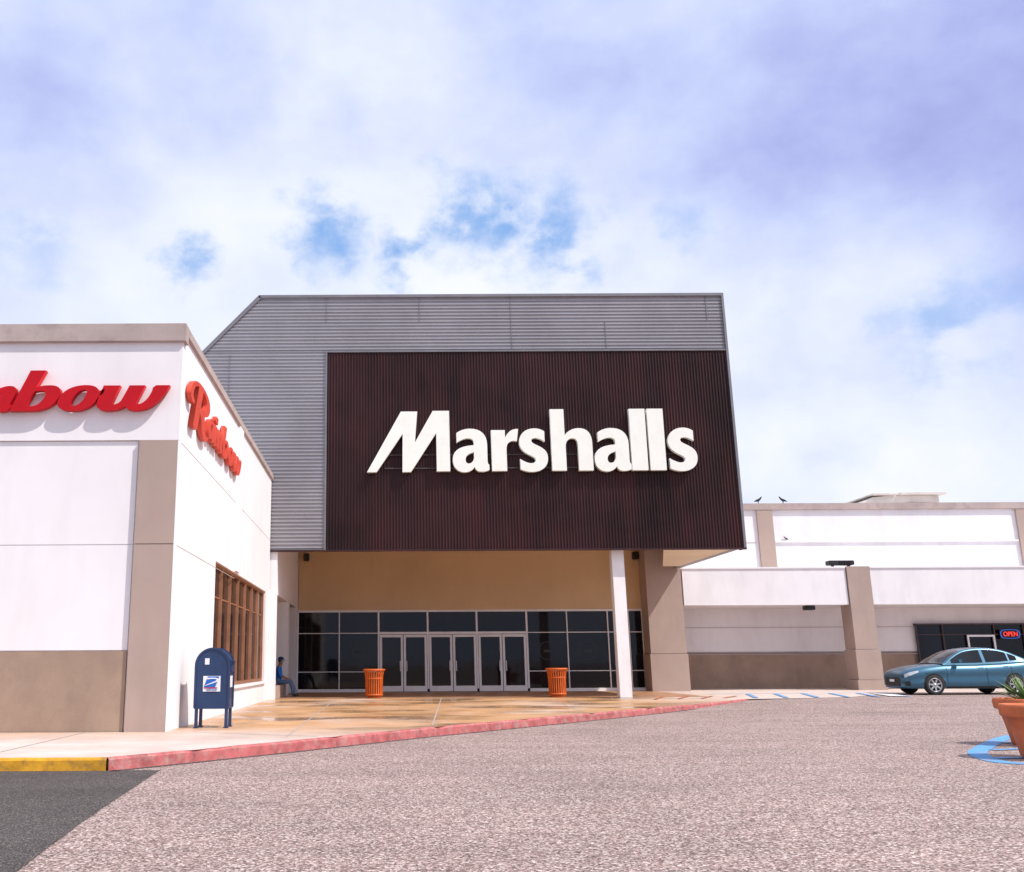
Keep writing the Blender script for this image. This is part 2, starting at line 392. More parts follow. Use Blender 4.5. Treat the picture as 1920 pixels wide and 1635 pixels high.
# ------------------------------------------------------------ department store
C=empty('store_building',(4,36,.1),'store entrance with gray corrugated canopy and brown sign panel','shop')
boxes('wall',[(-24,11.9,39.9,60,-.1,6.5),(-3.4,10.5,39.5,39.9,3.36,6.5),(-24,-4.3,31.45,39.9,-.1,6.5)],'warm',C)
boxes('side_wall',[(-4.3,-3.42,31.5,39.5,3.45,6.5),(-4.3,-3.42,35.3,36.0,0,3.45),(-4.3,-3.42,38.9,39.5,0,3.45),(-4.3,-3.42,31.42,31.65,0,3.45)],'white',C)
each('side_window',[(-4.28,-4.1,31.65,35.3,.1,3.45),(-4.28,-4.1,36,38.9,.1,3.45)],'glass',C)
each('side_window_frame',[(-4.1,-4.02,33.4,33.5,.1,2.5),(-4.1,-4.02,37.4,37.5,.1,3.45),(-4.1,-4.02,31.65,35.3,2.5,2.6)],'bronze',C)
boxes('ledge',[(-4.1,-3.44,31.66,35.29,.15,.56)],'tan',C,.01)
zb=4.88; zt=13.74
def XL(z):
    return max(-9.,-4.24-(13.73-z)/1.075)
vs=[]
for y in (31.50,31.85):
    vs+=[(-9,y,zb),(11.86,y,zb),(11.86,y,13.7),(-4.2,y,13.7),(-9,y,8.65)]
mesh('canopy_front',vs,[(0,1,2,3,4),(5,6,7,8,9),(0,1,6,5),(1,2,7,6),(2,3,8,7),(3,4,9,8),(4,0,5,9)],'trimgray',C)
boxes('canopy_side',[(11.62,11.86,31.85,38.45,4.885,13.6)],'gray',C)
each('canopy_roof',[(-3.4,11.6,31.85,45,13.3,13.5),(-3.4,11.6,31.86,39.88,6.5,6.7)],'cream',C)
mesh('soffit',[(9.25,31.55,4.885),(11.6,31.55,4.885),(11.6,37.6,4.885),(10.95,37.6,4.885),(9.25,31.55,4.95),(11.6,31.55,4.95),(11.6,37.6,4.95),(10.95,37.6,4.95)],
  [(0,1,2,3),(4,5,6,7),(0,1,5,4),(1,2,6,5),(2,3,7,6),(3,0,4,7)],'cream',C)
def hsiding(z0,z1,x1f,pitch=.125,amp=.04):
    vs=[];fs=[];z=z0;k=0
    prof=[(0,0),(.35,0),(.5,1),(.85,1)]
    while z<z1:
        for f,a in prof:
            zz=min(z+f*pitch,z1); vs+=[(XL(zz),31.49-.0-a*amp,zz),(x1f,31.49-a*amp,zz)]
            if k: fs.append((2*k-2,2*k-1,2*k+1,2*k))
            k+=1
        z+=pitch
    return vs,fs
v1,f1=hsiding(zb,11.71,-1.87)
v2,f2=hsiding(11.71,13.66,11.85)
n=len(v1); mesh('metal_siding',v1+v2,f1+[tuple(a+n for a in f) for f in f2],'gray',C)
seams=[]
for x,z0,z1 in ((-1.9,12.75,13.66),(1.33,12.75,13.66),(4.5,11.75,13.66),(7.75,11.75,12.75),(-5.2,5,11.6),(11.3,12.75,13.66)):
    seams.append((x,x+.02,31.435,31.46,z0,z1))
each('siding_seam',seams,'trimgray',C)
vs=[];fs=[];x=-1.85;k=0;pitch=.1
while x<11.84:
    for f,a in ((0,0),(.3,0),(.5,1),(.8,1)):
        xx=min(x+f*pitch,11.84); vs+=[(xx,31.47-a*.035,zb),(xx,31.47-a*.035,11.66)]
        if k: fs.append((2*k-2,2*k-1,2*k+1,2*k))
        k+=1
    x+=pitch
mesh('sign_panel',vs,fs,'brown',C)
each('canopy_trim',[(-4.24,11.93,31.39,31.52,13.66,13.76),(11.85,11.93,31.39,31.9,zb-.03,13.66),(-1.90,-1.84,31.40,31.49,zb,11.66),(-1.90,11.85,31.40,31.49,11.66,11.72)],'trimgray',C)
boxes('canopy_trim',[(-9,11.93,31.39,31.52,zb-.05,zb-.0)],'brown',C)
mesh('canopy_trim',[(-4.24,31.39,13.76),(-9.1,31.39,8.54),(-9.1,31.39,8.40),(-4.15,31.39,13.66),(-4.24,31.6,13.76),(-9.1,31.6,8.54),(-9.1,31.6,8.40),(-4.15,31.6,13.66)],
 [(0,1,2,3),(4,5,6,7),(0,1,5,4),(2,3,7,6)],'trimgray',C)
boxes('column',[(7.58,7.98,31.75,32.1,.15,4.9)],'post',C,.01)
boxes('column',[(10.5,11.9,38.5,39.88,1.58,6.5),(10.46,11.94,38.46,39.88,.0,1.565)],'tan',C)
for x in (-3.2,10.25): boxes('wall_lamp',[(x,x+.22,39.2,39.5,5.35,5.65)],'dark',C,.02)
E=empty('entrance',(4,39.5,.15),None,None,parent=C)
FY=39.5
vx=[-3.40,-1.735,-.15,1.83,3.81,5.825,7.45,9.1,9.95,10.5]
boxes('glass',[(-3.4,10.5,FY+.06,FY+.10,.15,3.36)],'glass',E)
fr=[(-3.4,10.5,FY-.04,FY+.06,3.28,3.36),(-3.4,-.15,FY-.03,FY+.06,.15,.27),(5.87,10.5,FY-.03,FY+.06,.15,.27)]
for x in vx: 
    h=.035 if x in (-.15,1.83,3.81,5.825) else .02
    fr.append((x-h,x+h,FY-.04,FY+.055,.27,3.28))
fr+=[(-3.37,-.185,FY-.03,FY+.05,2.43,2.46),(5.86,10.47,FY-.03,FY+.05,2.43,2.46),(-.11,5.79,FY-.03,FY+.05,2.40,2.49),
 (-3.37,-.185,FY-.03,FY+.05,.92,.95),(5.86,10.47,FY-.03,FY+.05,.92,.95)]
boxes('frame',fr,'alu',E)
for gidx,(a,b) in enumerate(((-.10,1.78),(1.88,3.76),(3.86,5.77))):
    m_=(a+b)/2
    for (p,q,h) in ((a,m_-.015,1),(m_+.015,b,-1)):
        D_=empty('door',(p,FY,.15),None,None,parent=E)
        w=.085
        boxes('frame',[(p,p+w,FY-.05,FY+.05,.17,2.38),(q-w,q,FY-.05,FY+.05,.17,2.38),(p+w,q-w,FY-.05,FY+.05,2.28,2.38),(p+w,q-w,FY-.05,FY+.05,.17,.38)],'alu',D_)
        hx=q-w-.03 if h==1 else p+w+.03
        boxes('handle',[(hx-.015,hx+.015,FY-.13,FY-.10,.95,1.35),(hx-.012,hx+.012,FY-.10,FY-.05,.97,1.0),(hx-.012,hx+.012,FY-.10,FY-.05,1.3,1.33)],'alu',D_)
def ring(name,cx,cz,r0,r1,y,m,parent,seg=40):
    vs=[];fs=[]
    for i in range(seg):
        a=2*math.pi*i/seg
        vs+=[(cx+r0*math.cos(a),y,cz+r0*math.sin(a)),(cx+r1*math.cos(a),y,cz+r1*math.sin(a))]
        k=(i+1)%seg; fs.append((2*i,2*i+1,2*k+1,2*k))
    return mesh(name,vs,fs,m,parent)
for cx in (-.95,6.65,8.25):
    ring('decal',cx,1.72,.34,.37,FY+.055,'decal',E)
    boxes('decal',[(cx-.15,cx+.15,FY+.05,FY+.056,1.66,1.76)],'decal',E)

# ------------------------------------------------------------ wing
Wn=empty('shop_building',(26,42,.2),'long low white and tan shop building with flat roof','shop')
boxes('wall',[(11.95,60,42,60,4.0,7.75)],'white2',Wn)
boxes('recess_wall',[(11.95,60,41.5,42.3,1.56,3.9)],'tan',Wn)
boxes('wall_band',[(11.95,60,41.42,41.5,1.66,3.5)],'white2',Wn)
boxes('wall_base',[(11.95,22.4,41.46,41.5,0,1.55),(28.6,60,41.46,41.5,0,1.55),(11.95,60,41.5,42.3,0,1.55)],'dado',Wn)
each('groove',[(11.95,22.4,41.405,41.42,2.65,2.67),(11.95,60,41.40,41.43,1.61,1.66)],'joint',Wn)
boxes('roof_coping',[(11.95,60,41.88,42.2,7.75,8.04)],'cap',Wn,.01)
each('wall_ledge',[(17.2,27.85,41.93,42.0,6.32,6.40),(28.75,60,41.93,42.0,6.32,6.40)],'white2',Wn)
boxes('groove',[(12,16.4,41.985,42.0,6.31,6.33)],'joint',Wn)
for a in (16.5,27.9,39): boxes('pilaster',[(a,a+.68,41.90,42.0,4.5,7.75)],'tan',Wn)
boxes('canopy_fascia',[(11.95,18.46,38.5,42,3.43,4.89),(19.44,29.5,38.5,42,3.43,4.89),(30.5,60,38.5,42,3.43,4.89),(18.46,19.44,38.7,42,3.43,4.85),(29.5,30.5,38.7,42,3.43,4.85)],'white2',Wn)
each('fascia_flashing',[(11.95,18.46,38.46,38.5,4.86,4.92),(19.44,29.5,38.46,38.5,4.86,4.92)],'white',Wn)
for a in (18.5,29.55):
    boxes('column',[(a,a+.9,38.44,39.3,1.7,4.93),(a-.04,a+.94,38.40,39.34,.55,1.69),(a-.12,a+1.02,38.32,39.42,0,.54)],'tan',Wn)
Sw=empty('shopfront',(25.5,41.4,.2),None,None,parent=Wn)
boxes('glass',[(22.5,28.5,41.30,41.38,.2,2.72)],'glass',Sw)
fr=[(22.45,28.55,41.22,41.40,2.72,2.78)]
for x in (22.45,23.55,25.72,26.95,28.47): fr.append((x,x+.05,41.22,41.30,.2,2.72))
fr.append((22.5,28.5,41.22,41.30,.2,.5)); fr.append((22.5,28.5,41.24,41.30,2.3,2.34))
boxes('frame',fr,'rail',Sw)
boxes('door_frame',[(24.55,24.62,41.18,41.22,.3,2.3),(25.64,25.71,41.18,41.22,.3,2.3),(24.62,25.64,41.18,41.22,2.22,2.3)],'alu',Sw)
O=empty('open_sign',(26.35,41.1,2.2),'red and blue neon open sign hung in shop window','sign')
OX=26.33
me=text_mesh('OPEN',.27,.03); o=obj('lettering',me,'neonred',None); place(o,FRONT(OX,41.10,2.235)@Matrix.Scale(.88,4,(1,0,0)),O)
vs=[];fs=[];seg=48
for i in range(seg):
    a=2*math.pi*i/seg; ca,sa=math.cos(a),math.sin(a)
    r=(abs(ca)**3.2+abs(sa)**3.2)**(-1/3.2)
    for q in (1,.93): vs.append((OX+.41*r*ca*q,41.12,2.325+.19*r*sa*(q-.02)))
    k=(i+1)%seg; fs.append((2*i,2*i+1,2*k+1,2*k))
mesh('border',vs,fs,'neonblue',O)
boxes('backing',[(OX-.42,OX+.42,41.14,41.17,2.13,2.52)],'dark',O)
H=empty('rooftop_air_conditioner',(25,47,7.9),'beige metal air conditioning unit on flat roof','air conditioner')
mesh('housing',[(22.4,46,7.7),(27.0,46,7.7),(27.0,46,9.05),(24.6,46,9.05),(23.8,46,8.98),(22.4,46,8.35),(22.4,48.5,7.7),(27,48.5,7.7),(27,48.5,9.05),(24.6,48.5,9.05),(23.8,48.5,8.98),(22.4,48.5,8.35)],
 [(0,1,2,3,4,5),(6,7,8,9,10,11),(0,1,7,6),(1,2,8,7),(2,3,9,8),(3,4,10,9),(4,5,11,10),(5,0,6,11)],'hvac',H)
each('hood',[(25.0,27.2,45.6,48.6,9.06,9.14),(23.7,24.9,45.7,48.5,9.055,9.12)],'hvac',H)
boxes('vent',[(25.4,26.6,45.96,46.0,8.4,8.7)],'cap',H)
FL=empty('flood_light',(18.3,38.7,4.93),'black flood light fixture on canopy edge','lamp')
boxes('housing',[(17.9,18.9,38.55,38.95,5.0,5.18)],'dark',FL,.02)
each('bracket',[(18.05,18.11,38.65,38.8,4.89,5.0),(18.7,18.76,38.65,38.8,4.89,5.0)],'dark',FL)
for i in range(5): boxes('cooling_fin',[(18.3+i*.1,18.34+i*.1,38.52,38.55,5.02,5.16)],'dark',FL)
UL=boxes('canopy_light',[(16.9,17.3,38.9,39.2,3.25,3.425)],'dark',None,.02); UL['label']='small dark light fixture under the shop canopy'; UL['category']='lamp'

# ------------------------------------------------------------ signs
paths={
'l':'M0 0 L0 115 L30 115 L30 0 Z',
'h':'M0 0 L0 115 L26 115 L26 66 C32 74 42 79 53 79 C69 79 77 69 77 50 L77 0 L50 0 L50 45 C50 56 47 60 40 60 C33 60 27 54 27 45 L27 0 Z',
'r':'M0 0 L0 76 L26 76 L26 62 C31 72 39 79 51 78 L48 55 C38 58 28 54 28 40 L28 0 Z',
's':'M48 73 L48 54 C42 59 35 61 30 61 C25 61 23 58 23 56 C23 51 31 49 38 45 C48 40 53 34 53 23 C53 8 41 -2 23 -2 C15 -2 7 0 1 3 L1 22 C8 17 16 14 21 14 C27 14 30 17 30 20 C30 25 23 27 16 31 C6 36 0 43 0 53 C0 68 12 79 29 79 C36 79 43 77 48 73 Z',
'a':'M8 71 L8 53 C16 58 23 61 29 61 C37 61 40 58 40 52 L40 48 C20 47 0 42 0 21 C0 7 9 -2 22 -2 C31 -2 37 2 41 8 C42 2 46 -1 54 -1 C59 -1 64 0 68 2 L68 12 C66 12 65 15 65 20 L65 49 C65 68 54 79 33 79 C24 79 15 76 8 71 Z M40 35 L40 24 C38 17 34 14 30 14 C26 14 24 17 24 21 C24 29 31 33 40 35 Z',
'M':'M0 -1 L18 -1 L67 70 L66 -1 L82 -1 L130 71 L130 0 L155 0 L155 113 L124 113 L90 54 L95 112 L64 112 Z'}
T=empty('store_sign',(5,31.35,7.4),'large white metal letters on brown corrugated panel','sign')
for ch,u in (('M',688),('a',848),('r',921),('s',973),('h',1033),('a',1113),('l',1182),('l',1216),('s',1252)):
    me=curve_mesh('letter',path_splines(paths[ch]),.16,.0178,.0183)
    o=obj('letter',me,'letter'); place(o,FRONT((u-715)*.0178,31.28,7.44),T)
each('mounting_rail',[(.1,10.2,31.38,31.42,7.56,7.60),(.1,10.2,31.38,31.42,8.02,8.05)],'rail',T)
scr={
'R':(104,'M18 0 L40 0 L46 44 C54 40 58 32 63 16 C67 3 78 -3 90 -2 C98 -1 104 4 107 10 L100 13 C92 8 87 12 84 21 C80 35 77 43 68 48 C88 54 100 64 100 80 C100 98 82 110 50 110 C16 110 -8 96 -10 70 C-11 54 0 46 12 47 L14 56 C4 58 2 64 4 74 C8 88 16 95 28 98 Z M48 58 L53 100 C70 100 79 92 79 79 C79 67 66 60 48 58 Z'),
'a':(66,'M64 48 L40 48 L39 44 C34 48 28 49 24 49 C8 49 0 38 0 22 C0 8 8 -1 20 -1 C28 -1 35 2 39 8 C41 2 47 -2 55 -2 C60 -2 64 0 67 3 L67 12 C65 10 64 10 64 15 Z M40 36 C34 44 22 38 22 24 C22 10 32 6 40 14 Z'),
'i':(32,'M0 48 L26 48 L26 14 C26 9 29 9 31 11 L31 2 C28 -1 20 -2 14 -2 C4 -2 0 4 0 12 Z M2 56 L28 56 L28 72 L2 72 Z'),
'n':(68,'M0 0 L2 48 L28 48 L28 40 C34 47 42 49 49 49 C60 49 65 42 65 32 L64 14 C64 9 66 9 68 11 L67 2 C63 -1 60 -2 53 -2 C43 -2 38 3 38 12 L39 30 C39 37 30 36 29 28 L27 0 Z'),
'b':(82,'M6 80 L34 80 L30 46 C38 49 46 50 54 50 C72 50 81 41 80 26 C79 8 62 -1 38 -1 L2 -1 Z M31 38 L27 9 L36 8 C46 8 53 14 54 27 C55 37 46 42 31 38 Z'),
'o':(74,'M0 22 C0 7 12 -1 35 -1 C58 -1 69 9 70 24 C72 29 74 31 76 32 L76 42 C72 41 70 40 67 37 C62 46 53 50 38 50 C14 50 0 39 0 22 Z M25 20 C26 35 32 41 39 41 C46 41 47 34 46 27 C45 15 39 8 32 8 C26 8 24 13 25 20 Z'),
'w':(120,'M-2 49 L28 49 L27 18 C27 8 38 9 42 19 L45 49 L73 49 L71 18 C71 8 83 9 88 23 C90 31 91 38 89 44 L93 49 L118 49 C116 18 102 -1 76 -1 C64 -1 56 3 54 8 C48 2 39 -1 26 -1 C8 -1 -1 6 -1 20 Z')}
def rainbow(name,label,mf,sx,sz,matl,th,gap,shear,rsc=1.0,rdz=0):
    R=empty(name,mf(0,0).translation,label,'sign')
    x=0
    for ch in 'Rainbow':
        w,p=scr[ch]; k=rsc if ch=='R' else 1.0
        me=curve_mesh('letter',path_splines(p,shear/k),th,sx*k,sz)
        o=obj('letter',me,matl); place(o,mf(x*sx,rdz if ch=='R' else 0),R)
        x+=w*k+gap
    return x
tot=sum(scr[c][0]-1 for c in 'Rainbow')
sx=.0100
rainbow('store_sign','red script channel letters on white stucco wall',lambda dx,dz:FRONT(-4.00-tot*sx+dx,16.80,5.73+dz),sx,.0094,'red',.12,-1,.36)
rainbow('store_sign','red script letters on side wall, sunlight painted into the red',lambda dx,dz:SIDE(-3.59,17.22+dx,5.80+dz),.0102,.0090,'redside',.09,2,.28,1.75,-.16)

# ------------------------------------------------------------ mailbox
MB=empty('mailbox',(-3.05,18.0,.15),'blue domed postal collection box beside white wall','mailbox')
def dome(x0,x1,y0,y1,z0,z1):
    w=(x1-x0)/2; cx=(x0+x1)/2; pts=[(x0,z0)]
    for i in range(0,25):
        a=math.pi-math.pi*i/24; pts.append((cx+w*math.cos(a),z1-w+w*math.sin(a)))
    pts.append((x1,z0)); n=len(pts)
    vs=[(p[0],y0,p[1]) for p in pts]+[(p[0],y1,p[1]) for p in pts]
    fs=[tuple(range(n)),tuple(range(n,2*n))]+[(i,(i+1)%n,n+(i+1)%n,n+i) for i in range(n)]
    return vs,fs
BZ=.52
v,f=dome(-3.36,-2.76,17.78,18.28,BZ,1.53); mesh('body',v,f,'mailblue',MB)
def rim(y0,y1):
    cx=-3.06;vs=[];fs=[];P=[]
    for r in (.320,.285):
        L=[(cx-r,BZ-.02)]+[(cx+r*math.cos(math.pi-math.pi*i/24),1.23+r*math.sin(math.pi*i/24)) for i in range(25)]+[(cx+r,BZ-.02)]
        P.append(L)
    n=len(P[0])
    for L in P:
        for y in (y0,y1): vs+=[(a,y,b) for a,b in L]
    for i in range(n-1):
        fs+=[(i,i+1,2*n+i+1,2*n+i),(n+i,n+i+1,3*n+i+1,3*n+i),(i,i+1,n+i+1,n+i),(2*n+i,2*n+i+1,3*n+i+1,3*n+i)]
    return vs,fs
for y in (17.76,18.27):
    v,f=rim(y,y+.03); mesh('edge_flange',v,f,'mailblue',MB)
boxes('bottom_flange',[(-3.37,-2.75,17.77,18.29,BZ-.04,BZ)],'mailblue',MB)
for x in (-3.355,-2.82):
    for y in (17.78,18.22): boxes('leg',[(x,x+.055,y,y+.05,.17,BZ-.04),(x-.015,x+.07,y-.015,y+.065,.15,.17)],'mailblue',MB)
boxes('pull_door',[(-2.76,-2.73,17.85,18.21,1.12,1.32)],'mailblue',MB,.004)
boxes('handle',[(-2.73,-2.70,17.90,18.16,1.28,1.31)],'mailblue',MB,.004)
boxes('notice',[(-2.76,-2.752,17.90,18.16,.85,1.05)],'labelwhite',MB)
boxes('notice',[(-3.20,-3.12,17.772,17.779,1.25,1.36)],'labelwhite',MB)
boxes('label',[(-3.22,-2.91,17.770,17.779,.78,1.05)],'labelwhite',MB)
def flat(name,p,m,x,z,s,y=17.765):
    me=curve_mesh(name,path_splines(p),.004,s,s); o=obj(name,me,m); place(o,FRONT(x,y,z),MB)
flat('emblem','M0 0 L8 22 L32 22 L24 0 Z','labelblue',-3.205,.855,.0085)
flat('emblem','M3 4 L20 11 C24 12 27 14 27 16 C22 18 14 17 6 16 L7 19 C16 20 26 20 31 17 L29 12 C24 9 12 6 3 3 Z','labelwhite',-3.205,.855,.0085,17.760)
flat('emblem_line','M0 0 L1 2 L28 2 L27 0 Z','labelred',-3.20,.835,.0085)
for t,z,s in (('UNITED STATES',.812,.028),('POSTAL SERVICE',.79,.024)):
    me=text_mesh(t,s,.003); o=obj('lettering',me,'labelblue'); place(o,FRONT(-3.065,17.764,z),MB)

# ------------------------------------------------------------ litter bins
def litter_bin(c):
    Bn=empty('litter_bin',c,'orange slatted metal litter bin on the forecourt','bin','litter bins by the entrance')
    vs=[];fs=[];ns=24
    prof=[(.285,.06),(.285,.3),(.29,.55),(.30,.70),(.325,.82),(.345,.87)]
    for k in range(ns):
        a=2*math.pi*k/ns; da=2*math.pi/ns*.26; b0=len(vs)
        for r,z in prof:
            for rr in (r,r-.018):
                for s in (-1,1): vs.append((c[0]+rr*math.cos(a+s*da),c[1]+rr*math.sin(a+s*da),c[2]+z))
        for j in range(len(prof)-1):
            p=b0+4*j;q=p+4
            fs+=[(p,p+1,q+1,q),(p+2,p+3,q+3,q+2),(p,p+2,q+2,q),(p+1,p+3,q+3,q+1)]
    mesh('slat_basket',vs,fs,'bin',Bn)
    lathe('liner',[(0,.08),(.235,.08),(.24,.75)],c,'dark',Bn,32)
    lathe('rim',[(.345,.86),(.365,.875),(.365,.905),(.345,.92),(.20,.915),(.19,.89),(.33,.87)],c,'bin',Bn,40)
    for z,r in ((.09,.288),(.6,.294)): lathe('hoop',[(r-.02,z),(r-.022,z+.04),(r-.0,z+.04),(r,z),(r-.02,z)],c,'bin',Bn,40)
    lathe('foot',[(0,.0),(.24,.0),(.24,.03),(.15,.06),(0,.06)],c,'bin',Bn,32)
    return Bn
def copy_thing(e,delta,label=None):
    kids=[o for o in bpy.data.objects if o.parent==e]
    n=e.copy(); COL.objects.link(n); n.location=Vector(e.location)+Vector(delta)
    for ch in kids:
        inv=ch.matrix_parent_inverse.copy(); bas=ch.matrix_basis.copy()
        c=ch.copy(); COL.objects.link(c); c.parent=n; c.matrix_parent_inverse=inv; c.matrix_basis=bas
    if label: n['label']=label
    return n
b1=litter_bin(Vector((-.28,32.5,.162)))
copy_thing(b1,(6.0,0,0))

# ------------------------------------------------------------ planters
def planter(c,s):
    P=empty('planter',c,'large round terracotta planter on the asphalt','planter','terracotta planters')
    pr=[(0,.0),(.30,.0),(.33,.04),(.39,.35),(.44,.53),(.485,.54),(.50,.56),(.51,.66),(.495,.70),(.45,.70),(.43,.60)]
    lathe('pot',[(r*s,z*s) for r,z in pr],c,'terra',P,48)
    lathe('soil',[(0,.63*s),(.25*s,.63*s),(.44*s,.61*s)],c,'soil',P,32)
    return P
p1=planter(Vector((8.66,13.1,.0)),.98)
p2=copy_thing(p1,(1.22,2.1,0))
def agave(c,n,L,seed):
    random.seed(seed); vs=[];fs=[]
    for k in range(n):
        a=k*2.399+random.uniform(-.2,.2); el=random.uniform(.25,1.35); l=L*random.uniform(.7,1.1); w=.028
        px,pz=.03,0; seg=7;b0=len(vs); d=Vector((math.cos(a),math.sin(a),0)); t=Vector((-d.y,d.x,0))
        for j in range(seg+1):
            f=j/seg; e=el-f*.5*(1.3-el)
            ww=w*(1-f)**.7*(1 if j else .7)
            p=Vector(c)+d*px+Vector((0,0,pz))
            vs+=[p-t*ww+Vector((0,0,ww*.5)),p,p+t*ww+Vector((0,0,ww*.5))]
            px+=l/seg*math.cos(e); pz+=l/seg*math.sin(e)
            if j:
                q=b0+3*j; fs+=[(q-3,q-2,q+1,q),(q-2,q-1,q+2,q+1)]
    o=mesh('agave_plant',vs,fs,'leaf',None,True); o['label']='green spiky agave growing in terracotta planter'; o['category']='plant'; o['group']='potted agaves'
    return o
agave((9.86,15.2,.60),100,.50,3); agave((8.70,13.1,.60),40,.16,5)

# ------------------------------------------------------------ birds
def skin_mesh(name,pts,edges,rad,sub=2,root=0):
    me=bpy.data.meshes.new(name); me.from_pydata([tuple(p) for p in pts],edges,[])
    t=bpy.data.objects.new('tmp',me); COL.objects.link(t)
    md=t.modifiers.new('s','SKIN'); md.use_smooth_shade=True
    sv=me.skin_vertices[0].data if me.skin_vertices else None
    if sv is None:
        bm=bmesh.new(); bm.from_mesh(me); bm.verts.layers.skin.verify(); bm.to_mesh(me); bm.free(); sv=me.skin_vertices[0].data
    for i,r in enumerate(rad):
        r=r if isinstance(r,tuple) else (r,r); sv[i].radius=r; sv[i].use_root=(i==root)
    ms=t.modifiers.new('b','SUBSURF'); ms.levels=sub; ms.render_levels=sub
    dg=bpy.context.evaluated_depsgraph_get(); out=bpy.data.meshes.new_from_object(t.evaluated_get(dg)); out.name=name
    bpy.data.objects.remove(t); return out
def bird(c,s,flip,lab):
    f=-1 if flip else 1
    P=[(0,0,.16),(.08*f,0,.20),(.13*f,0,.26),(.15*f,0,.31),(.20*f,0,.30),(-.09*f,0,.13),(-.2*f,0,.09),(.0,.03,.08),(.0,.03,.0),(.03*f,.03,.0),(.0,-.03,.08),(.0,-.03,.0),(.03*f,-.03,0)]
    Ed=[(0,1),(1,2),(2,3),(3,4),(0,5),(5,6),(0,7),(7,8),(8,9),(0,10),(10,11),(11,12)]
    R=[.06,.055,.035,.036,.008,.045,(.03,.012),.012,.007,.006,.012,.007,.006]
    me=skin_mesh('bird',[Vector(p)*s for p in P],Ed,[(r[0]*s,r[1]*s) if isinstance(r,tuple) else r*s for r in R],1)
    o=obj('bird',me,'feather',None,True); o.location=c; o['label']=lab; o['category']='bird'; o['group']='birds on the roof'
bird((16.65,42.0,8.05),.95,False,'dark bird perched on the roof coping')
bird((17.75,42.0,8.05),.95,True,'dark bird perched on the roof coping')
bird((17.7,41.95,6.40),.55,True,'small dark bird perched on the wall ledge')

# ------------------------------------------------------------ seated person (faces +X)
px,py=-3.62,34.5
def q(x,y,z): return (px+x,py+y,z)
P=[q(0,0,.66),q(-.01,0,.82),q(-.02,0,1.00),q(0,0,1.12),q(.03,0,1.20),q(.06,0,1.27),q(.075,0,1.36),
   q(.02,-.10,.64),q(.44,-.14,.66),q(.50,-.15,.40),q(.50,-.15,.22),q(.66,-.17,.185),
   q(.02,.10,.64),q(.42,.14,.66),q(.52,.15,.40),q(.54,.15,.22),q(.70,.17,.185),
   q(-.01,-.17,1.09),q(.06,-.23,.86),q(.26,-.16,.76),q(.33,-.12,.755),
   q(-.01,.17,1.09),q(.06,.23,.86),q(.26,.16,.76),q(.33,.12,.755)]
Ed=[(0,1),(1,2),(2,3),(3,4),(4,5),(5,6),(0,7),(7,8),(8,9),(9,10),(10,11),(0,12),(12,13),(13,14),(14,15),(15,16),
    (3,17),(17,18),(18,19),(19,20),(3,21),(21,22),(22,23),(23,24)]
R=[(.13,.15),(.12,.14),(.12,.15),(.08,.10),.05,.075,.085,.09,.072,.058,.045,(.04,.03),.09,.072,.058,.045,(.04,.03),.06,.045,.036,(.03,.018),.06,.045,.036,(.03,.018)]
for side,base in ((-1,20),(1,24)):
    bx,by,bz=P[base][0]-px,P[base][1]-py,P[base][2]
    for k in range(5):
        off=(k-2)*.018; ln=(.055,.07,.075,.07,.05)[k]
        i0=len(P)
        if k==4: 
            P.append(q(bx-.01,by-side*.045,bz+.01)); P.append(q(bx+.03,by-side*.055,bz-.005))
        else:
            P.append(q(bx+.035,by+off*1.0,bz)); P.append(q(bx+.03+ln,by+off*1.1,bz-.025))
        Ed+=[(base,i0),(i0,i0+1)]; R+=[.010,.008]
me=skin_mesh('person',P,Ed,R,2)
pe=obj('person',me,['skin','shirt','jeans','shoe'],None,True)
for p in me.polygons:
    c=p.center; x=c.x-px; z=c.z
    if z<.25 and x>.44: p.material_index=3
    elif z<.745 and not (x>.28 and z>.735) and not (x>.30 and abs(c.y-py)<.1 and z>.71): p.material_index=2
    elif z<1.155 and not (x>.12 and z<.85): p.material_index=1
    else: p.material_index=0
pe['label']='seated person in blue shirt, jeans and cap resting on ledge'; pe['category']='person'
cx,cy,cz=px+.075,py,1.37
def cap():
    vs=[];fs=[];seg=24;prof=[(.100,-.01),(.102,.03),(.09,.07),(.06,.10),(.0,.112)]
    for r,z in prof:
        for i in range(seg):
            a=2*math.pi*i/seg; vs.append((cx-.01+r*math.cos(a)*1.08,cy+r*math.sin(a)*.92,cz+.03+z))
    for j in range(len(prof)-1):
        for i in range(seg):
            k=(i+1)%seg; fs.append((j*seg+i,j*seg+k,(j+1)*seg+k,(j+1)*seg+i))
    b=len(vs)
    for i in range(9):
        a=-1.0+2.0*i/8
        vs+=[(cx-.01+.10*math.cos(a)*1.08,cy+.10*math.sin(a)*.92,cz+.028),(cx-.01+.18*math.cos(a*.75),cy+.10*math.sin(a*.9),cz+.008)]
        if i: fs.append((b+2*i-2,b+2*i-1,b+2*i+1,b+2*i))
    return vs,fs
v,f=cap(); mesh('cap',v,f,'capcloth',pe,True)
def blob(name,c,r,m,parent,sc=(1,1,1)):
    bm=bmesh.new(); bmesh.ops.create_icosphere(bm,subdivisions=2,radius=r)
    for v in bm.verts: v.co=Vector((v.co.x*sc[0]+c[0],v.co.y*sc[1]+c[1],v.co.z*sc[2]+c[2]))
    me=bpy.data.meshes.new(name); bm.to_mesh(me); bm.free(); return obj(name,me,m,parent,True)
for s in (-1,1):
    blob('eye',(cx+.078,cy+s*.03,cz-.005),.010,'dark',pe); blob('ear',(cx-.005,cy+s*.085,cz-.02),.024,'skin',pe,(1,.5,1.3))
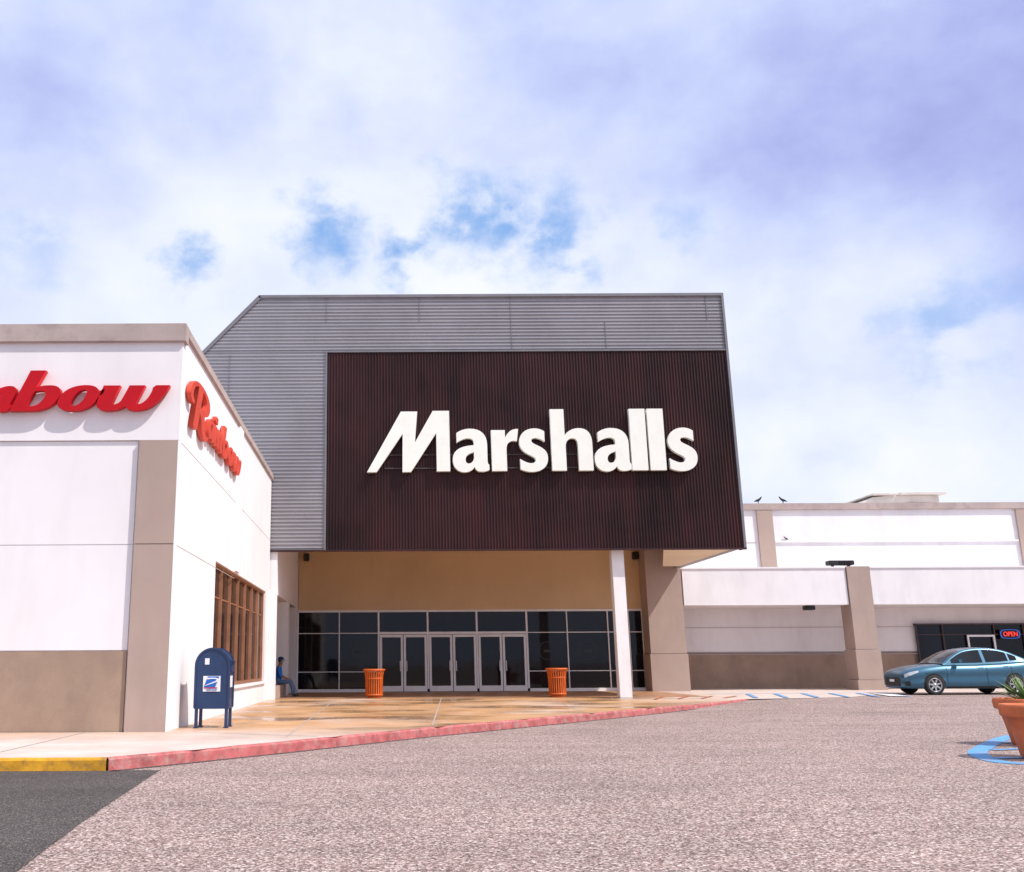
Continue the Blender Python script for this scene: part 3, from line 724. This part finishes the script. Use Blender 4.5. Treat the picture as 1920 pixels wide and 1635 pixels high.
blob('nose',(cx+.092,cy,cz-.03),.015,'skin',pe,(1,.8,1.3)); blob('mouth',(cx+.080,cy,cz-.062),.016,'shoe',pe,(.4,1.2,.3))
blob('hair',(cx-.03,cy,cz-.0),.085,'dark',pe,(.9,1,1))

# ------------------------------------------------------------ car
CX,CY,CZ=17.22,33.45,G(18.5,33)
car=empty('parked_car',(CX+2.3,CY,CZ),'metallic blue four-door sedan parked by the shop','car')
def addcar(name,vs,fs,m,parent=None,smooth=True):
    return mesh(name,[(v[0]+CX,v[1]+CY,v[2]+CZ) for v in vs],fs,m,parent or car,smooth)
st=[(0,.28,.64,.52),(.04,.22,.71,.67),(.14,.20,.78,.77),(.35,.19,.86,.84),(.65,.19,.925,.87),(.95,.19,.965,.88),(1.3,.19,1.0,.885),(1.6,.19,1.0,.89),(2.4,.19,1.01,.89),(3.2,.19,1.045,.89),
    (3.7,.19,1.085,.885),(4.0,.21,1.11,.87),(4.3,.24,1.11,.83),(4.48,.29,1.08,.76),(4.56,.36,1.0,.70),(4.60,.42,.88,.62)]
def interp(x):
    for a,b in zip(st,st[1:]):
        if a[0]<=x<=b[0]:
            t=(x-a[0])/(b[0]-a[0]); return [a[k]+(b[k]-a[k])*t for k in (1,2,3)]
    return st[-1][1:]
HALF=[(.60,0),(.90,.02),(.965,.12),(.985,.30),(.965,.44),(.975,.56),(1.0,.70),(.982,.76),(.94,.88),(.84,.955),(.5,1.0)]
def ringpts(zb_,zt_,w):
    h=zt_-zb_
    half=[(0,zb_)]+[(w*a,zb_+b*h) for a,b in HALF]+[(0,zb_+1.02*h)]
    return half+[(-y,z) for y,z in half[-2:0:-1]]
xsn=[0,.02,.04,.08,.14,.22,.35,.5,.65,.8,.95,1.1,1.3,1.5,1.8,2.1,2.4,2.8,3.2,3.45,3.7,3.85,4.0,4.15,4.3,4.4,4.48,4.53,4.56,4.59,4.60]
vs=[];fs=[]
for x in xsn:
    zb_,zt_,w=interp(x); R_=ringpts(zb_,zt_,w); n=len(R_)
    for y,z in R_: vs.append((x,y,z))
for j in range(len(xsn)-1):
    for i in range(n): k=(i+1)%n; fs.append((j*n+i,j*n+k,(j+1)*n+k,(j+1)*n+i))
fs.append(tuple(range(n))); fs.append(tuple((len(xsn)-1)*n+i for i in range(n)))
body=addcar('body',vs,fs,'car')
cut=bmesh.new()
for wx in (.93,3.59):
    for s in (-1,1):
        r=bmesh.ops.create_cone(cut,segments=40,radius1=.355,radius2=.355,depth=.5,cap_ends=True)
        for v in r['verts']:
            c=v.co.copy(); v.co=Vector((wx+c.x+CX,s*.82+c.z+CY,.33+c.y+CZ))
mec=bpy.data.meshes.new('cut'); cut.to_mesh(mec); cut.free(); co=bpy.data.objects.new('cut',mec); COL.objects.link(co)
mec.materials.append(M['dark'])
body.data.materials.append(M['dark'])
md=body.modifiers.new('b','BOOLEAN'); md.operation='DIFFERENCE'; md.object=co; md.solver='EXACT'
bpy.context.view_layer.update()
dg=bpy.context.evaluated_depsgraph_get(); nm=bpy.data.meshes.new_from_object(body.evaluated_get(dg)); body.modifiers.clear(); body.data=nm
bpy.data.objects.remove(co)
for p in nm.polygons:
    p.use_smooth=len(p.vertices)==4
    c=p.center; 
    for wx in (.93,3.59):
        if math.hypot(c.x-CX-wx,c.z-CZ-.33)<.357 and abs(c.y-CY)<.87: p.material_index=min(1,len(nm.materials)-1)
prof=[(1.30,.99),(1.62,1.19),(2.0,1.385),(2.25,1.455),(2.60,1.495),(3.05,1.49),(3.35,1.445),(3.65,1.35),(3.95,1.21),(4.2,1.11)]
def pz(x):
    n_=len(prof)
    for i in range(n_-1):
        if prof[i][0]<=x<=prof[i+1][0]:
            p0=prof[max(i-1,0)][1];p1=prof[i][1];p2=prof[i+1][1];p3=prof[min(i+2,n_-1)][1]; t=(x-prof[i][0])/(prof[i+1][0]-prof[i][0])
            return .5*((2*p1)+(-p0+p2)*t+(2*p0-5*p1+4*p2-p3)*t*t+(-p0+3*p1-3*p2+p3)*t**3)
    return prof[-1][1]
def wz(z): return .80-(z-.95)*.42
NX=58
X_=[1.30+(4.2-1.30)*i/NX for i in range(NX+1)]
def toppt(x,t):
    z=pz(x); w=wz(z); return (x-.10*(1-t*t)*(1 if x<2.3 else 0)*max(0,(2.3-x)/1.0),w*t,z+.035*(1-t*t))
TT=[-1,-.91,-.6,-.3,0,.3,.6,.91,1]
acc={'windscreen':([],[]),'roof':([],[]),'rear_window':([],[]),'side_window-':([],[]),'side_window+':([],[])}
def quad(key,a,b,c,d):
    v_,f_=acc[key]; k=len(v_); v_+=[a,b,c,d]; f_.append((k,k+1,k+2,k+3))
for i in range(NX):
    x0_,x1_=X_[i],X_[i+1]; xm=(x0_+x1_)/2
    for j in range(len(TT)-1):
        key='roof'
        if .91>abs((TT[j]+TT[j+1])/2):
            if xm<2.03: key='windscreen'
            elif 3.42<xm<4.12: key='rear_window'
        quad(key,toppt(x0_,TT[j]),toppt(x1_,TT[j]),toppt(x1_,TT[j+1]),toppt(x0_,TT[j+1]))
    for s in (-1,1):
        def col(x):
            zp=pz(x); bt=interp(x)[1]-.03
            zr=max(bt,zp-.055); zl=max(bt,min(zr,bt+.04))
            o_=[]
            for z in (zp,zr,zl,bt-.02):
                zz=min(z,zp); w=wz(zp)+(.80-wz(zp))*((zp-zz)/max(.01,zp-bt+.02))*.98
                o_.append((x,s*w,zz))
            return o_
        A=col(x0_);Bc=col(x1_)
        for r in range(3):
            glass=(r==1) and not (2.66<xm<2.74) and not xm>3.80 and not xm<1.60 and not (3.52<xm<3.57)
            quad(('side_window-' if s<0 else 'side_window+') if glass else 'roof',A[r],Bc[r],Bc[r+1],A[r+1])
for k,(v_,f_) in acc.items():
    o=addcar(k.strip('+-'),v_,f_,'car' if k=='roof' else 'cglass')
    bm=bmesh.new(); bm.from_mesh(o.data); bmesh.ops.remove_doubles(bm,verts=bm.verts[:],dist=.0005); bmesh.ops.recalc_face_normals(bm,faces=bm.faces[:]); bm.to_mesh(o.data); bm.free()
def wheel(wx,wy,s):
    Wh=empty('wheel',(CX+wx,CY+wy,CZ+.32),None,None,parent=car)
    def lat(name,prof,m,seg=40):
        vs=[];fs=[]
        for r,y in prof:
            for i in range(seg):
                a=2*math.pi*i/seg; vs.append((wx+r*math.cos(a),wy+y*s,.32+r*math.sin(a)))
        for j in range(len(prof)-1):
            for i in range(seg):
                k=(i+1)%seg; fs.append((j*seg+i,j*seg+k,(j+1)*seg+k,(j+1)*seg+i))
        return addcar(name,vs,fs,m,Wh)
    lat('tyre',[(.20,-.10),(.30,-.10),(.32,-.07),(.32,.07),(.305,.10),(.225,.105),(.215,.08),(.21,.0)],'rubber')
    lat('brake_disc',[(0.001,.01),(.205,.01)],'dark')
    lat('rim',[(.215,.09),(.222,.105),(.205,.108),(.195,.06)],'rim')
    vs=[];fs=[]
    for k in range(7):
        a=2*math.pi*k/7+.3
        for (r,h,y) in ((.03,.030,.085),(.205,.020,.10)):
            for t in (-1,1):
                for yy in (y,y-.03):
                    vs.append((wx+r*math.cos(a)-t*h*math.sin(a),wy+yy*s,.32+r*math.sin(a)+t*h*math.cos(a)))
        b=8*k; fs+=[(b,b+2,b+6,b+4),(b,b+1,b+5,b+4),(b+2,b+3,b+7,b+6)]
    addcar('spokes',vs,fs,'rim',Wh,False)
    lat('hub',[(0.001,.10),(.05,.095),(.055,.08)],'rim',20)
for wx in (.93,3.59):
    for s in (-1,1): wheel(wx,s*.775,s)
def surf(x,f,s,off=.006):
    zb_,zt_,w=interp(x); h=zt_-zb_
    tab=[(b,a) for a,b in HALF]
    ww=tab[-1][1]
    for a,b in zip(tab,tab[1:]):
        if a[0]<=f<=b[0]: t=(f-a[0])/(b[0]-a[0]); ww=a[1]+(b[1]-a[1])*t; break
    return (x,s*(w*ww+off),zb_+f*h+off*.6)
def spatch(name,x0_,x1_,f0,f1,m,s,nx=8,nf=5,taper=0):
    vs=[];fs=[]
    for i in range(nx+1):
        t=i/nx; x=x0_+(x1_-x0_)*t
        a=f0+(f1-f0)*.5*taper*t; b=f1-(f1-f0)*.15*taper*t
        for j in range(nf+1): vs.append(surf(x,a+(b-a)*j/nf,s))
    for i in range(nx):
        for j in range(nf): k=i*(nf+1)+j; fs.append((k,k+1,k+nf+2,k+nf+1))
    return addcar(name,vs,fs,m)
for s in (-1,1):
    spatch('headlight',.05,.46,.66,.88,'lens',s,taper=1)
    spatch('tail_light',4.28,4.56,.62,.92,'tail',s)
    spatch('fog_light_recess',.03,.18,.14,.42,'dark',s)
    spatch('side_skirt',1.32,3.2,.0,.09,'dark',s)
    for x0_ in (1.36,2.68,3.50): spatch('door_seam',x0_,x0_+.012,.08,.93,'dark',s,1,8)
    for x0_ in (2.42,3.25): spatch('door_handle',x0_,x0_+.18,.80,.83,'car',s,2,1)
    boxes('wing_mirror',[(CX+1.70,CX+1.84,min(CY+s*.86,CY+s*1.03),max(CY+s*.86,CY+s*1.03),CZ+1.02,CZ+1.14)],'car',car,.025)
vs=[(-.006,-.44,.28),(-.006,.44,.28),(.0,.49,.46),(-.006,.40,.56),(-.006,-.40,.56),(.0,-.49,.46)]
addcar('grille',[(x-.01,y,z) for x,y,z in vs],[(0,1,2,3,4,5)],'dark',None,False)
addcar('number_plate',[(-.03,-.15,.42),(-.03,.15,.42),(-.03,.15,.50),(-.03,-.15,.50)],[(0,1,2,3)],'labelwhite',None,False)

# ------------------------------------------------------------ sky
w=bpy.data.worlds.new('World'); S.world=w; w.use_nodes=True; nt=w.node_tree
bg=nt.nodes['Background']; bg.inputs['Strength'].default_value=.1
SUN=Vector((.70,-.42,1.0)).normalized()
sky=N(nt,'ShaderNodeTexSky',sky_type='NISHITA'); sky.sun_disc=False
sky.sun_elevation=math.asin(SUN.z); sky.sun_rotation=math.atan2(SUN.x,SUN.y)
tc=N(nt,'ShaderNodeTexCoord')
def wn(scale,detail,rough,stretch=(1,1,1.8),off=(0,0,0),dist=0):
    mp=N(nt,'ShaderNodeMapping'); mp.inputs['Scale'].default_value=stretch; mp.inputs['Location'].default_value=off
    nt.links.new(tc.outputs['Generated'],mp.inputs[0])
    n=N(nt,'ShaderNodeTexNoise'); n.inputs['Scale'].default_value=scale; n.inputs['Detail'].default_value=detail; n.inputs['Roughness'].default_value=rough; n.inputs['Distortion'].default_value=dist
    nt.links.new(mp.outputs[0],n.inputs['Vector']); return n
def sm(v,a,b,lo=0,hi=1):
    m=N(nt,'ShaderNodeMapRange',interpolation_type='SMOOTHSTEP')
    m.inputs[1].default_value=a; m.inputs[2].default_value=b; m.inputs[3].default_value=lo; m.inputs[4].default_value=hi
    nt.links.new(v,m.inputs[0]); return m.outputs[0]
def mth(op,a,b):
    m=N(nt,'ShaderNodeMath',operation=op)
    for i,v in enumerate((a,b)):
        if hasattr(v,'links'): nt.links.new(v,m.inputs[i])
        else: m.inputs[i].default_value=v
    return m.outputs[0]
def warped(scale,amt):
    dn=wn(scale,8,.6,(1,1,1.2)); sub=N(nt,'ShaderNodeVectorMath',operation='SUBTRACT'); nt.links.new(dn.outputs['Color'],sub.inputs[0]); sub.inputs[1].default_value=(.5,.5,.5)
    scl=N(nt,'ShaderNodeVectorMath',operation='SCALE'); nt.links.new(sub.outputs[0],scl.inputs[0]); scl.inputs['Scale'].default_value=amt
    add=N(nt,'ShaderNodeVectorMath',operation='ADD'); nt.links.new(tc.outputs['Generated'],add.inputs[0]); nt.links.new(scl.outputs[0],add.inputs[1])
    return add.outputs[0]
wA=warped(14,.13); wB=warped(3,.22)
th=math.radians(13.34)
def D(u,v):
    a=(u-715)/1800; b=(817-v)/1800
    return Vector((a,math.cos(th)-b*math.sin(th),math.sin(th)+b*math.cos(th))).normalized()
def blobm(wv,u,v,r,hi=1.):
    d=N(nt,'ShaderNodeVectorMath',operation='DISTANCE'); nt.links.new(wv,d.inputs[0]); d.inputs[1].default_value=D(u,v)
    return sm(d.outputs['Value'],r,r*.1,0,hi)
def total(wv,L,op='MAXIMUM'):
    o=blobm(wv,*L[0])
    for l in L[1:]: o=mth(op,o,blobm(wv,*l))
    return o
blue=total(wA,[(605,445,.062,1.),(860,400,.070,1.),(930,430,.06,1.),(1050,440,.065,1.),(770,450,.045,1.),(355,485,.040,.8),(1770,620,.065,.65),(50,450,.06,.35),(1280,430,.04,.4),(1880,560,.05,.45),(750,505,.04,.8)])
dark=total(wB,[(1850,290,.32,1.),(1560,250,.24,.85),(1300,220,.20,.45),(1100,120,.20,.35),(1900,60,.25,.5),(60,100,.24,.55),(330,60,.18,.5),(1000,-20,.2,.25),(1620,835,.06,.4),(1000,-350,.5,.5)])
bright=total(wB,[(740,100,.15,.7),(520,300,.25,.55),(180,540,.22,.45),(900,500,.2,.5),(1650,520,.16,.7),(1300,530,.2,.4),(1800,850,.22,.6),(1500,900,.15,.5),(1420,490,.06,.5)])
n1=wn(3.0,7,.46,(1,1,1.5),(3.1,1.2,.4),.1); n2=wn(11,8,.55,(1,1,1.4),(1.1,5.2,2.4),.1)
lit=mth('MULTIPLY',mth('SUBTRACT',n1.outputs[0],.5),.85)
lit=mth('ADD',lit,mth('MULTIPLY',mth('SUBTRACT',n2.outputs[0],.5),.55))
lit=mth('ADD',lit,.69)
lit=mth('ADD',lit,mth('MULTIPLY',bright,.38))
lit=mth('SUBTRACT',lit,mth('MULTIPLY',dark,.50))
cr=ramp(nt,[(-0.0,(.32,.36,.70)),(.22,(.44,.49,.85)),(.50,(.62,.69,.98)),(.78,(.81,.86,1.0)),(1,(.93,.95,1.0))]); nt.links.new(lit,cr.inputs[0])
cl=mix(nt,1.,cr.outputs[0],(10.3,10.4,10.5),'MULTIPLY')
for n_ in nt.nodes:
    if n_.type=='MIX': n_.clamp_result=False
blueC=mix(nt,.85,sky.outputs[0],(3.0,5.3,9.8))
hole=mth('MULTIPLY',blue,sm(n2.outputs[0],.64,.46))
final=mix(nt,hole,cl,blueC)
nt.links.new(final,bg.inputs['Color'])

# ------------------------------------------------------------ sun & camera
L=bpy.data.lights.new('sun','SUN'); L.energy=4.4; L.angle=math.radians(.5); L.color=(1,.95,.88)
so=bpy.data.objects.new('sun',L); COL.objects.link(so); so.location=(20,-10,30); so.rotation_euler=(-SUN).to_track_quat('-Z','Y').to_euler()
cam=bpy.data.cameras.new('camera'); cam.sensor_width=36; cam.lens=33.75; cam.shift_x=.1276; cam.clip_end=5000; cam.clip_start=.1
c=bpy.data.objects.new('camera',cam); COL.objects.link(c)
c.matrix_world=Matrix.Translation((0,0,1.25))@Matrix.Rotation(math.radians(90)+th,4,'X')@Matrix.Rotation(math.radians(-.3),4,'Z')
S.camera=c
